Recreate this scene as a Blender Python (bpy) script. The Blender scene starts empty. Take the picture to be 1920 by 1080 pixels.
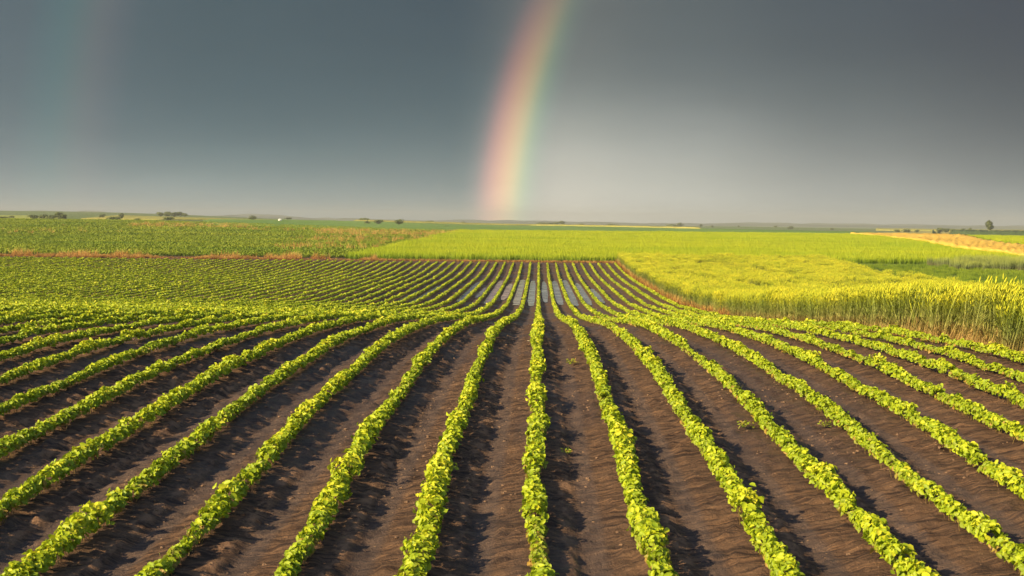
import bpy, math, random
import numpy as np
from mathutils import Matrix, Vector
random.seed(7); rng = np.random.default_rng(7)
sc = bpy.context.scene
COL = sc.collection
# ------------------------------------------------------------------ camera
FP = 2667.0; EYE = 2.1
YAW, PITCH, ROLL = math.radians(1.07), math.radians(2.62), math.radians(0.6)
cd = bpy.data.cameras.new('camera'); cam = bpy.data.objects.new('camera', cd); COL.objects.link(cam)
CM = Matrix.Rotation(YAW, 4, 'Z') @ Matrix.Rotation(math.pi/2-PITCH, 4, 'X') @ Matrix.Rotation(ROLL, 4, 'Z')
cam.matrix_world = Matrix.Translation((0, 0, EYE)) @ CM
cd.sensor_width = 36; cd.lens = 50; cd.clip_start = .1; cd.clip_end = 60000
cd.dof.use_dof = True; cd.dof.focus_distance = 21; cd.dof.aperture_fstop = 8
sc.camera = cam
# ------------------------------------------------------------------ exposure, sun, sky
EXPO = 1.0
vs = sc.view_settings; vs.view_transform = 'Standard'; vs.look = 'None'; vs.gamma = 1; vs.exposure = EXPO
SUN_EL, SUN_AZ = math.radians(27), math.radians(56)          # azimuth of the point opposite the sun, right of +Y
sl = bpy.data.lights.new('sun', 'SUN'); sl.energy = 5; sl.angle = math.radians(.8); sl.color = (1, .77, .43)
so = bpy.data.objects.new('sun', sl); COL.objects.link(so)
sd = Vector((math.sin(SUN_AZ)*math.cos(SUN_EL), math.cos(SUN_AZ)*math.cos(SUN_EL), -math.sin(SUN_EL)))
so.rotation_euler = sd.to_track_quat('-Z', 'Y').to_euler()

class NT:
    """short-hand for building node trees"""
    def __init__(s, tree): s.t = tree; s.n = tree.nodes; s.l = tree.links
    def node(s, kind, ins=None, **kw):
        n = s.n.new(kind)
        for k, v in kw.items(): setattr(n, k, v)
        for k, v in (ins or {}).items(): s.put(n.inputs[k], v)
        return n
    def put(s, sock, v):
        if isinstance(v, bpy.types.NodeSocket): s.l.new(v, sock)
        else:
            if isinstance(v, (tuple, list)) and len(v) == 3 and sock.type == 'RGBA': v = (*v, 1)
            sock.default_value = v
    def m(s, op, a, b=0.0, c=0.0, clamp=False):
        n = s.n.new('ShaderNodeMath'); n.operation = op; n.use_clamp = clamp
        s.put(n.inputs[0], a); s.put(n.inputs[1], b); s.put(n.inputs[2], c); return n.outputs[0]
    def rng(s, x, a, b, c=0.0, d=1.0, smooth=True):
        n = s.n.new('ShaderNodeMapRange'); n.interpolation_type = 'SMOOTHSTEP' if smooth else 'LINEAR'
        for i, v in enumerate((x, a, b, c, d)): s.put(n.inputs[i], v)
        return n.outputs[0]
    def mix(s, f, a, b, mode='MIX'):
        n = s.n.new('ShaderNodeMix'); n.data_type = 'RGBA'; n.blend_type = mode
        s.put(n.inputs['Factor'], f); s.put(n.inputs[6], a); s.put(n.inputs[7], b); return n.outputs[2]
    def ramp(s, x, stops, interp='LINEAR'):
        n = s.n.new('ShaderNodeValToRGB'); r = n.color_ramp; r.interpolation = interp
        while len(r.elements) < len(stops): r.elements.new(.5)
        for e, (p, c) in zip(r.elements, stops): e.position = p; e.color = (*c, 1) if len(c) == 3 else c
        s.put(n.inputs[0], x); return n.outputs[0]
    def noise(s, vec, scale, detail=3, rough=.55, out='Fac'):
        n = s.node('ShaderNodeTexNoise', {'Scale': scale, 'Detail': detail, 'Roughness': rough})
        if vec is not None: s.l.new(vec, n.inputs['Vector'])
        return n.outputs[out]
    def mapv(s, vec, sc_=(1, 1, 1), rot=(0, 0, 0)):
        n = s.node('ShaderNodeMapping'); n.inputs['Scale'].default_value = sc_; n.inputs['Rotation'].default_value = rot
        s.l.new(vec, n.inputs[0]); return n.outputs[0]
    def sep(s, v): return s.node('ShaderNodeSeparateXYZ', {0: v}).outputs

def lin(c):
    c = np.array(c)/255.; return tuple(float(x) for x in np.where(c <= .04045, c/12.92, ((c+.055)/1.055)**2.4))

w = bpy.data.worlds.new('World'); sc.world = w; w.use_nodes = True
w.cycles.sampling_method = 'MANUAL'; w.cycles.sample_map_resolution = 512
T = NT(w.node_tree); T.n.clear()
tc = T.node('ShaderNodeTexCoord').outputs['Generated']
dx, dy, dz = T.sep(tc)
sky = T.node('ShaderNodeTexSky', sky_type='NISHITA', sun_disc=False, sun_elevation=SUN_EL, sun_rotation=SUN_AZ+math.pi)
# storm wall: cloud colours by compass bearing (columns) and elevation (rows)
az = T.m('ARCTAN2', dx, dy); el = T.m('ARCSINE', dz)
cl = T.noise(T.mapv(tc, (1, 1, 3.2)), 5.0, 3, .5)
el2 = T.m('ADD', el, T.m('MULTIPLY', T.m('SUBTRACT', cl, .5), .016))
ROWY = (418, 385, 335, 265, 190, 110, 0)
COLS = [(0,   [(163,170,167), (153,163,161), (132,145,146), (105,120,124), (97,112,117), (92,106,112), (88,102,108)]),
        (420, [(160,170,168), (148,162,160), (118,137,138), (92,112,117), (82,101,107), (78,95,101), (76,92,98)]),
        (865, [(158,167,163), (148,160,157), (122,138,138), (94,112,116), (80,98,104), (74,90,97), (70,84,92)]),
        (1040,[(234,226,208), (224,219,203), (206,202,188), (180,181,170), (132,139,134), (112,117,114), (106,110,108)]),
        (1250,[(208,208,195), (204,203,191), (193,193,181), (164,167,160), (120,127,125), (100,108,109), (91,99,101)]),
        (1560,[(176,180,173), (172,175,168), (156,159,153), (126,132,130), (99,107,108), (85,93,97), (77,86,92)]),
        (1920,[(165,171,166), (152,159,156), (126,132,131), (98,104,106), (84,90,94), (76,82,88), (70,76,84)])]
cols = []
for px, cs in COLS:
    st = [((418-y)/FP/.16, lin((c[0]-2, c[1], c[2]+3))) for y, c in zip(ROWY, cs)]
    cols.append((math.atan((px-960)/FP)-YAW, T.ramp(T.m('DIVIDE', el2, .16, clamp=True), st, 'B_SPLINE')))
out = cols[0][1]
for (a0, _), (a1, c1) in zip(cols[:-1], cols[1:]):
    out = T.mix(T.rng(az, a0-.01, a1+.01, smooth=True), out, c1)
cl2 = T.noise(T.mapv(tc, (1, 1, 4.0), (0, .25, 0)), 14.0, 4, .55)
out = T.mix(1.0, out, T.ramp(cl2, [(0.25, (.97, .97, .97)), (.75, (1.03, 1.03, 1.03))]), 'MULTIPLY')
storm = T.node('ShaderNodeVectorMath', {0: out}, operation='SCALE'); storm.inputs['Scale'].default_value = 2**-EXPO
nis = T.node('ShaderNodeVectorMath', {0: sky.outputs[0]}, operation='SCALE'); nis.inputs['Scale'].default_value = .10
front = T.m('MULTIPLY', T.rng(dy, -.15, .35), T.rng(dz, .85, .4))
bg = T.node('ShaderNodeBackground', {'Color': T.mix(front, nis.outputs[0], storm.outputs[0]), 'Strength': 1.0})
T.l.new(bg.outputs[0], T.node('ShaderNodeOutputWorld').inputs[0])

# ------------------------------------------------------------------ helpers
def tag(o, label=None, cat=None, group=None, kind=None):
    for k, v in (('label', label), ('category', cat), ('group', group), ('kind', kind)):
        if v: o[k] = v
    return o
def mesh_np(name, V, F, mat, parent=None, attrs=None, smooth=False):
    """V (n,3), F (m,k) with constant k, or a list of such arrays"""
    V = np.ascontiguousarray(V, dtype=np.float32).reshape(-1, 3)
    Fs = F if isinstance(F, list) else [F]
    me = bpy.data.meshes.new(name); me.vertices.add(len(V)); me.vertices.foreach_set('co', V.ravel())
    idx = np.concatenate([np.asarray(f).ravel() for f in Fs]).astype(np.int32)
    tot = np.concatenate([np.full(len(f), np.asarray(f).shape[1]) for f in Fs]).astype(np.int32)
    st = np.concatenate([[0], np.cumsum(tot)[:-1]]).astype(np.int32)
    me.loops.add(len(idx)); me.loops.foreach_set('vertex_index', idx)
    me.polygons.add(len(tot)); me.polygons.foreach_set('loop_start', st); me.polygons.foreach_set('loop_total', tot)
    for k, v in (attrs or {}).items():
        a = me.attributes.new(k, 'FLOAT', 'POINT'); a.data.foreach_set('value', np.asarray(v, np.float32).ravel())
    me.update(calc_edges=True)
    if smooth: me.polygons.foreach_set('use_smooth', np.ones(len(tot), bool))
    me.materials.append(mat)
    o = bpy.data.objects.new(name, me); COL.objects.link(o)
    if parent: o.parent = parent
    return o
def empty(name, loc, rz=0):
    o = bpy.data.objects.new(name, None); COL.objects.link(o); o.location = loc; o.rotation_euler = (0, 0, rz); o.empty_display_size = .2
    return o
def hash2(ix, iy, s=0):
    h = (ix.astype(np.int64)*374761393 + iy.astype(np.int64)*668265263 + s*1274126177) & 0x7fffffff
    h = ((h ^ (h >> 13))*1103515245 + 12345) & 0x7fffffff
    return ((h ^ (h >> 16)) & 0xffff)/65535.
def vnoise(x, y, s=0):
    ix, iy = np.floor(x), np.floor(y); fx, fy = x-ix, y-iy
    fx, fy = fx*fx*(3-2*fx), fy*fy*(3-2*fy)
    a, b, c, d = hash2(ix, iy, s), hash2(ix+1, iy, s), hash2(ix, iy+1, s), hash2(ix+1, iy+1, s)
    return (a+(b-a)*fx+(c-a)*fy+(a-b-c+d)*fx*fy)*2-1
def sm(x, a, b):
    t = np.clip((x-a)/(b-a), 0, 1); return t*t*(3-2*t)
# ------------------------------------------------------------------ terrain
SP = .7                                                       # row spacing
_D = [-60, 0, 8, 10.7, 14, 17, 21, 24, 28.3, 31.5, 35, 41, 47, 55, 65, 72, 95, 104, 115, 122, 140, 200, 295, 400, 9000]
_H = [2.14, 2.14, 2.04, 1.95, 1.86, 1.80, 1.83, 1.93, 2.09, 2.28, 2.49, 2.84, 3.16, 3.47, 3.77, 3.82, 3.84, 3.74, 3.44, 3.25, 3.15, 2.85, 2.15, 2.75, 2.9]
_t = np.arange(-60, 9000, .5); _h = np.interp(_t, _D, _H)
_k = np.exp(-.5*(np.arange(-9, 10)/2.4)**2); _k /= _k.sum(); _hs = np.convolve(np.pad(_h, 9, 'edge'), _k, 'valid')
def ground(x, y):
    x = np.asarray(x, float); y = np.asarray(y, float)
    z = EYE-np.interp(y, _t, _hs)
    z = z + .016*np.clip(-x, 0, 13)*sm(y, 8, 20)*(1-sm(y, 38, 66))
    z = z + .05*vnoise(x*.07+3, y*.05+8)*sm(y, 12, 30)*(1-sm(y, 60, 72))*sm(np.abs(x), 1, 6)
    z = z + 2.1*sm(y, 140, 420)*sm(-x, 12, 130)
    z = z + 8.0*sm(y, 550, 1600)*sm(-x/np.maximum(y, 1), .08, .34)
    z = z + 1.2*vnoise(x/260., y/420.+5, 3)*sm(y, 430, 900)
    return z
def wob(x, y):
    """small drift of the drilled rows, shared by neighbours"""
    return (.050*np.sin(y*.21+.6)+.030*np.sin(y*.47+x*.25)+.02*np.sin(y*1.1+x*1.7))*sm(y, 5, 9)*.8*(1-.7*sm(y, 13, 20))*(1-sm(y, 40, 70))
R3 = np.array(CM.to_3x3())
def W(px, py, h=0.0):
    """point of the terrain seen at a place of the photograph, found by walking the sight line"""
    d = R3 @ np.array([(px-960)/FP, -(py-540)/FP, -1.]); d /= d[1]
    t = np.geomspace(4, 8000, 4000); g = EYE+d[2]*t-ground(d[0]*t, t)-h
    i = np.argmax(g < 0) if (g < 0).any() else len(t)-1
    return float(d[0]*t[i]), float(t[i])
def U(px): return math.tan(math.atan((px-960)/FP)-YAW)

# ------------------------------------------------------------------ materials
def new_mat(name, rough=.8, spec=.3):
    m = bpy.data.materials.new(name); m.use_nodes = True; t = NT(m.node_tree); t.n.clear()
    b = t.node('ShaderNodeBsdfPrincipled', {'Roughness': rough, 'Specular IOR Level': spec})
    o = t.node('ShaderNodeOutputMaterial'); t.l.new(b.outputs[0], o.inputs[0]); return m, t, b, o
def plain(name, c, rough=.8, var=.25, scale=3):
    m, t, b, o = new_mat(name, rough)
    n = t.noise(t.node('ShaderNodeTexCoord').outputs['Object'], scale)
    t.put(b.inputs['Base Color'], t.mix(n, tuple(x*(1-var) for x in c), tuple(x*(1+var) for x in c))); return m
def plant_mat(name, stops, transl=.3, rough=.55, spec=.25, big=None, inst=0.0):
    """stops: colours along the point attribute v; big: (scale, dark, light) multiplies by a slow world pattern"""
    m, t, b, o = new_mat(name, rough, spec)
    v = t.node('ShaderNodeAttribute', attribute_name='v').outputs['Fac']
    if inst:
        r = t.node('ShaderNodeObjectInfo').outputs['Random']
        v = t.m('ADD', v, t.m('MULTIPLY', t.m('SUBTRACT', r, .5), inst))
    c = t.ramp(v, stops)
    if big:
        p = t.node('ShaderNodeNewGeometry').outputs['Position']
        n = t.noise(t.mapv(p, big[3] if len(big) > 3 else (1, 1, .01)), big[0], 3)
        c = t.mix(1.0, c, t.ramp(n, [(.3, big[1]), (.7, big[2])]), 'MULTIPLY')
    t.put(b.inputs['Base Color'], c)
    tr = t.node('ShaderNodeBsdfTranslucent', {'Color': c})
    mx = t.node('ShaderNodeMixShader', {0: transl}); t.l.new(b.outputs[0], mx.inputs[1]); t.l.new(tr.outputs[0], mx.inputs[2])
    t.l.new(mx.outputs[0], o.inputs[0]); return m
M = {}
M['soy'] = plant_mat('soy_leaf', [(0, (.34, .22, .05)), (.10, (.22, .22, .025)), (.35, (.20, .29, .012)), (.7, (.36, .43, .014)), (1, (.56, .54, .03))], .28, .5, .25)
M['stem'] = plant_mat('soy_stem', [(0, (.20, .12, .05)), (.5, (.28, .20, .06)), (1, (.24, .26, .06))], .1)
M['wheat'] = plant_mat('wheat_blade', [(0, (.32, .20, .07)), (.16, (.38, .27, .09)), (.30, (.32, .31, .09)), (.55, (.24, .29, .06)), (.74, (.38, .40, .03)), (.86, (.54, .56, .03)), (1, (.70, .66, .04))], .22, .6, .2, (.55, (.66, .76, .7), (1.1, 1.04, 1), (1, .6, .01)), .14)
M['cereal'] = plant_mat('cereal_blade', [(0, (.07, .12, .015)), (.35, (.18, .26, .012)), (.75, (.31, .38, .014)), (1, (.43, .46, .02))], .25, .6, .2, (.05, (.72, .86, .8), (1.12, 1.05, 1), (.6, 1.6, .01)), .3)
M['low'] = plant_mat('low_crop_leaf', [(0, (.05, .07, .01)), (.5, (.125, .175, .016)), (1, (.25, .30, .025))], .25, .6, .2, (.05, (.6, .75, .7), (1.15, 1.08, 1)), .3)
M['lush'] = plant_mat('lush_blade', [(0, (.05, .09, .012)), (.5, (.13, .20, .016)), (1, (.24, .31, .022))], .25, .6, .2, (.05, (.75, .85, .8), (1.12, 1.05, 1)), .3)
M['dry'] = plant_mat('dry_grass_blade', [(0, (.15, .065, .03)), (.4, (.30, .14, .05)), (.75, (.50, .29, .09)), (1, (.66, .47, .16))], .2, .7, .1, (.9, (.55, .5, .45), (1.1, 1.1, 1)), .5)
M['tuft'] = plant_mat('dry_tuft_blade', [(0, (.30, .13, .045)), (.5, (.48, .26, .08)), (1, (.66, .48, .16))], .25, .7, .1, (.5, (.7, .65, .6), (1.1, 1.05, 1)), .5)
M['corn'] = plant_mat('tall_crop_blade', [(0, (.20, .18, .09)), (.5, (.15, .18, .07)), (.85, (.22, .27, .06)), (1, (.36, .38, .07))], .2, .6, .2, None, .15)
M['tree'] = plant_mat('tree_leaf', [(0, (.05, .07, .02)), (.5, (.12, .15, .04)), (1, (.22, .24, .06))], .2, .6, .2)
M['bark'] = plain('bark', (.12, .10, .075), .9)

# soil: one sheet, wet dark loam near, duller earth and stubble green further off
m, t, b, o = new_mat('earth', .85, .25)
pos = t.node('ShaderNodeNewGeometry').outputs['Position']; X, Y, Z = t.sep(pos)
n1 = t.noise(pos, .9, 4, .6); n2 = t.noise(t.mapv(pos, (1, .6, 1)), 9, 5, .65); n3 = t.noise(pos, 42, 4, .75)
stv = t.mapv(t.mapv(pos, (1, 1, 1), (0, 0, -.12)), (.42, 15, 1)); ns = t.noise(stv, 1.6, 5, .62); ns2 = t.noise(t.mapv(stv, (2.2, 2.6, 1)), 1.6, 4, .6)
c = t.mix(n1, (.085, .048, .028), (.145, .083, .046))
c = t.mix(t.rng(ns, .40, .58), t.mix(1, c, (.30, .28, .32), 'MULTIPLY'), c)  # dark streaks: long clod shadows of the low sun, put into the colour
c = t.mix(t.rng(ns2, .50, .66, 0, .6), c, (.23, .125, .062))  # orange streaks: highlights of the grazing light, put into the colour
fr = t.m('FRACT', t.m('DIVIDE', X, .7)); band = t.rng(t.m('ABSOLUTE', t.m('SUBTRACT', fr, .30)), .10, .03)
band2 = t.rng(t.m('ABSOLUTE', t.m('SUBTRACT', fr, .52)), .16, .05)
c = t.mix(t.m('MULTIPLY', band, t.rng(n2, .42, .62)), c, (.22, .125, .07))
c = t.mix(t.m('MULTIPLY', band2, .5), c, (.085, .066, .062))  # slate sky reflection on the wet mid-row flats, mixed into the colour
c = t.mix(t.rng(n2, .40, .60), t.mix(1, c, (.72, .72, .76), 'MULTIPLY'), c)
c = t.mix(t.rng(n3, .60, .74, 0, .8), c, (.26, .16, .095))
wet = t.rng(t.noise(t.mapv(pos, (1, .35, 1)), .55, 3), .46, .62)
c = t.mix(t.m('MULTIPLY', wet, .45), c, (.060, .042, .032))
farg = t.mix(t.noise(t.mapv(pos, (1, .3, 1)), .01, 4), (.06, .10, .025), (.13, .17, .04))
off = t.m('MAXIMUM', t.rng(Y, 124, 132), t.rng(X, 7.2, 8.2))
c = t.mix(off, c, farg)
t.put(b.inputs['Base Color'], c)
t.put(b.inputs['Roughness'], t.rng(wet, 0, 1, .85, .45))
bmp = t.node('ShaderNodeBump', {'Strength': .9, 'Distance': .02, 'Height': t.m('ADD', t.m('MULTIPLY', ns, .9), t.m('ADD', t.m('MULTIPLY', n3, .9), n2))})
t.l.new(bmp.outputs[0], b.inputs['Normal']); M['earth'] = m
# water
m, t, b, o = new_mat('water', .06, .5); b.inputs['IOR'].default_value = 1.24
pos = t.node('ShaderNodeNewGeometry').outputs['Position']
t.put(b.inputs['Base Color'], (.060, .055, .085)); t.put(b.inputs['Roughness'], t.rng(t.noise(pos, 1.2, 3), .35, .7, .10, .24))
bmp = t.node('ShaderNodeBump', {'Strength': .04, 'Distance': .01, 'Height': t.noise(t.mapv(pos, (3, 1, 1)), 6, 3)}); t.l.new(bmp.outputs[0], b.inputs['Normal'])
M['water'] = m
def field_mat(name, c0, c1, scale=.02, stretch=(1, .25, 1), fine=(.7, 1.15), rough=.9):
    m, t, b, o = new_mat(name, rough, .15)
    pos = t.node('ShaderNodeNewGeometry').outputs['Position']
    a = t.noise(t.mapv(pos, stretch), scale, 4, .6); f = t.noise(t.mapv(pos, (1, .3, 1)), .8, 3, .7)
    c = t.mix(t.rng(a, .3, .7), c0, c1)
    t.put(b.inputs['Base Color'], t.mix(1, c, t.ramp(f, [(.3, (fine[0],)*3), (.7, (fine[1],)*3)]), 'MULTIPLY'))
    bmp = t.node('ShaderNodeBump', {'Strength': .8, 'Distance': .5, 'Height': t.noise(pos, 1.3, 3, .7)}); t.l.new(bmp.outputs[0], b.inputs['Normal'])
    return m
# ------------------------------------------------------------------ ground sheet
def grow(a, b, s0, r, cap=1e9):
    out = [a]; s = s0
    while out[-1] < b: out.append(out[-1]+s); s = min(s*r, cap)
    return out
xr = grow(10.5, 4500, .06, 1.09)[1:]; xs = np.array([-v for v in xr[::-1]]+list(np.arange(-10.5, 10.51, .04))+xr)
ys = np.array([-150, -60, -30, -15, -8, -3, 0, 2, 3.5, 4.5]+list(np.arange(5, 18, .04))+grow(18, 4700, .05, 1.0125, 60))
GX, GY = np.meshgrid(xs, ys)
def micro(x, y):
    """tilth of the bare soil"""
    near = (1-sm(y, 30, 60))
    xx = x-wob(x, y)
    z = .020*np.cos(2*np.pi*xx/SP)*1.0 - .012*np.exp(-((np.mod(xx/SP, 1)-.42)/.13)**2)
    q = .016*vnoise(x*5+.7*vnoise(x*2, y*2), y*7, 1)+.013*vnoise(x*11, y*13, 2)+.008*vnoise(x*23, y*25, 4)
    clod = np.maximum(vnoise(x*9+30, y*9, 6)-.25, 0)*.035+np.maximum(vnoise(x*17+30, y*16, 26)-.2, 0)*.022
    xr_, yr_ = x*.99+y*.12, y*.99-x*.12
    q = q*.55+.006*vnoise(xr_*1.1, yr_*9.0, 14)+.011*vnoise(x*14, y*13, 15)+.007*vnoise(x*24.3, y*24.1, 16)+.012*np.exp(-((np.mod(xx/SP, 1)-.30)/.05)**2)*(1+vnoise(x*9, y*6, 19))
    return z*(1-sm(y, 90, 119))*(1-sm(x, 7.2, 8)) + (q+clod)*near*(1-sm(np.abs(x), 9, 14))
def ground_full(x, y): return ground(x, y)+micro(x, y)
GZ = ground_full(GX, GY)
nx, ny = len(xs), len(ys)
I = np.arange(nx*ny).reshape(ny, nx)
F = np.stack([I[:-1, :-1], I[:-1, 1:], I[1:, 1:], I[1:, :-1]], -1).reshape(-1, 4)
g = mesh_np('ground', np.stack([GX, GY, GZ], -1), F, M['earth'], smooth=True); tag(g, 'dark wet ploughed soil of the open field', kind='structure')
del GX, GY, GZ, I, F
# ------------------------------------------------------------------ leaves
def unit(v): return v/np.maximum(np.linalg.norm(v, axis=-1, keepdims=True), 1e-9)
def leaf_verts(c, N, Dr, L, Wd, fold=.16, droop=.25):
    N = unit(N); Dr = unit(Dr-(Dr*N).sum(-1, keepdims=True)*N); S = np.cross(N, Dr)
    L = L[:, None]; Wd = Wd[:, None]; f = fold*Wd*N
    v = np.stack([c-.5*L*Dr, c-.22*L*Dr+.42*Wd*S+f, c+.15*L*Dr+.46*Wd*S+f-.05*L*N, c+.5*L*Dr-droop*L*N,
                  c+.15*L*Dr-.46*Wd*S+f-.05*L*N, c-.22*L*Dr-.42*Wd*S+f], 1)
    i = np.arange(len(c))[:, None]*6
    F = np.concatenate([i+np.array([0, 1, 2, 3]), i+np.array([0, 3, 4, 5])])
    return v.reshape(-1, 3), F
Y_END = 117.6
def row_density(k, y):
    d = np.ones_like(y)
    if k == 3: d = np.where((y > 17.2) & (y < 20.6), .28, d)
    if k == 9: d = np.where((y > 20) & (y < 22), .6, d)
    gap = vnoise(y*1.3, y*0+k*7.7, 9)
    return d*np.where(gap > .72, .4, 1.)
PSP, Y_PL = .22, 15.4                                         # plants nearer than Y_PL are parts of their own
def leaf_faces(n):
    i = np.arange(n)[:, None]*6; return np.concatenate([i+np.array([0, 1, 2, 3]), i+np.array([0, 3, 4, 5])])
def row_mesh(k, y0):
    x0 = k*SP
    segs = [(y0, 14, 680, .044), (14, 20, 560, .046), (20, 30, 360, .053), (30, 45, 150, .078), (45, 70, 120, .084), (70, Y_END, 85, .10)]
    ys_, Ls = [], []
    for a, b_, n, L in segs:
        a = max(a, y0)
        if b_ <= a: continue
        m_ = int((b_-a)*n); ys_.append(rng.uniform(a, b_, m_)); Ls.append(np.full(m_, L))
    if not ys_: return None
    y = np.concatenate(ys_); L = np.concatenate(Ls)
    keep = rng.random(len(y)) < row_density(k, y); y, L = y[keep], L[keep]
    n = len(y)
    # clumps: each plant about 9 cm apart bulges
    pl = np.floor(y/.11); jit = hash2(pl, pl*0+k, 11)
    size = .76+.24*vnoise(y*1.9, y*0+k*3.1, 5)+.22*(jit-.5)+.12*vnoise(y*.35, y*0+k*1.3, 7)
    size *= np.where(row_density(k, y) < .5, .75, 1)*np.where(hash2(pl, pl*0+k, 17) < .09, .62, 1)*np.where(hash2(pl, pl*0+k, 18) > .93, 1.22, 1)
    big = np.maximum(1, L/.066)**.12
    th = rng.uniform(-.35, np.pi+.35, n)
    rr = np.sqrt(rng.uniform(.25, 1, n))*np.where(rng.random(n) < .07, rng.uniform(1.1, 1.4, n), 1)
    hw = .086*size*big*(1-.18*sm(y, 40, 70)); hh = .125*size
    ox = np.cos(th)*rr*hw; oz = .085*size+np.sin(th)*rr*hh*.62+.02
    oz = np.maximum(oz, .018)
    xc = x0+ox+wob(x0, y)+.025*(hash2(pl, pl*0+k, 13)-.5)
    y = y+rng.normal(0, .012, n)
    z = ground_full(xc*0+x0, y)*.5+ground(xc, y)*.5+oz
    N = np.stack([np.cos(th)*.75-.30, rng.normal(0, .45, n)-.30, .55+.5*np.sin(th)], -1)+rng.normal(0, .52, (n, 3))
    a = rng.uniform(0, 2*np.pi, n); Dr = np.stack([np.cos(a)+np.cos(th)*.8, np.sin(a), -.2+0*a], -1)
    L = L*rng.uniform(.6, 1.35, n); Wd = L*rng.uniform(.50, .74, n)
    V, F = leaf_verts(np.stack([xc, y, z], -1), N, Dr, L, Wd)
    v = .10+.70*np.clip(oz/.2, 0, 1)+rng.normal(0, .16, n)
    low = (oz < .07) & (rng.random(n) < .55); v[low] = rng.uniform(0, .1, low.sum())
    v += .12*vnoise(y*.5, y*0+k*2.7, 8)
    return V.reshape(-1, 6, 3), np.clip(v, 0, 1), np.floor(y/PSP).astype(int), y
def stem_mesh(k, y0, y1, n):
    x0 = k*SP
    y = rng.uniform(y0+.02, y1-.02, n)
    x = x0+wob(x0, y)+rng.normal(0, .018, n); z0 = ground_full(x, y)-.015; h = rng.uniform(.07, .15, n)
    a = rng.uniform(0, np.pi*2, n); lean = np.stack([np.cos(a), np.sin(a)], -1)*rng.uniform(.01, .05, (n, 1)); r = .0028
    vs_ = []
    for j, (t_, rad) in enumerate(((0, r), (.55, r*.85), (1, r*.5))):
        for q in range(3):
            an = q*2*np.pi/3
            vs_.append(np.stack([x+lean[:, 0]*t_*t_+rad*np.cos(an), y+lean[:, 1]*t_*t_+rad*np.sin(an), z0+h*t_], -1))
    V = np.stack(vs_, 1).reshape(-1, 3); i = np.arange(n)[:, None]*9
    F = np.concatenate([i+np.array([j*3+q, j*3+(q+1) % 3, j*3+3+(q+1) % 3, j*3+3+q]) for j in range(2) for q in range(3)])
    return V, F, np.tile(np.repeat([0., .5, 1.], 3), n)
ONES = 'zeroth first second third fourth fifth sixth seventh eighth ninth tenth eleventh twelfth thirteenth fourteenth fifteenth sixteenth seventeenth eighteenth nineteenth'.split()
TENS = 'x x twenty thirty forty fifty sixty seventy eighty ninety'.split()
def ordinal(n):
    if n < 20: return ONES[n]
    a, b_ = divmod(n, 10); return (TENS[a][:-1]+'ieth') if b_ == 0 else TENS[a]+'-'+ONES[b_]
def row_label(k):
    if k == 0: return 'straight green soybean row running up the middle of the bare soil'
    if k == 3: return 'soybean row with a thinned gap before the crest, third right of the middle row'
    if k == 9: return 'soybean row closest to the tall wheat edge, ninth right of the middle row'
    s = 'right' if k > 0 else 'left'
    d = 'yellow-green soybean row curving out' if k > 0 else ('soybean row sweeping over the crest' if k > -11 else 'soybean row on the far slope')
    return f'{d}, {ordinal(abs(k))} {s} of the middle row'
KMIN, KMAX = -72, 9
for k in range(KMIN, KMAX+1):
    x0 = abs(k*SP)
    y0 = max(5.6, (x0-2.5)/.385)
    if y0 > Y_END-4: continue
    r = row_mesh(k, y0)
    root = empty('crop_row', (k*SP, y0, float(ground(k*SP, y0))))
    tag(root, row_label(k), 'crop row', 'soybean rows running away across the field')
    off_ = np.array(root.location); V, v, pid, yy = r
    near = pid*PSP+PSP < Y_PL
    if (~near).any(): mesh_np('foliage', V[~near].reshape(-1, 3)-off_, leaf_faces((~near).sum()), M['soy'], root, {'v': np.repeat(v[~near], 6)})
    for p in np.unique(pid[near]):
        q = near & (pid == p)
        if q.sum() < 6: continue
        c0 = np.array([k*SP, (p+.5)*PSP, float(ground(k*SP, (p+.5)*PSP))])
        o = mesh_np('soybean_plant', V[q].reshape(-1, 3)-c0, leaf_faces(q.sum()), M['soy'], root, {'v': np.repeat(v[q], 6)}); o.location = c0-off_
        sv, sf, sa = stem_mesh(k, p*PSP, (p+1)*PSP, 5); i0 = len(o.data.vertices)
        # stems joined into the plant's own mesh
        me = o.data; LV = np.concatenate([V[q].reshape(-1, 3), sv])-c0; nf = q.sum()*2
        o2 = mesh_np('soybean_plant', LV, np.concatenate([leaf_faces(q.sum()), sf+i0]), M['soy'], None, {'v': np.concatenate([np.repeat(v[q], 6), sa])}); m2 = o2.data
        bpy.data.objects.remove(o2); o.data = m2; m2.materials.append(M['stem']); m2.polygons.foreach_set('material_index', np.concatenate([np.zeros(nf), np.ones(len(sf))]).astype(np.int32)); bpy.data.meshes.remove(me)
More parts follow.
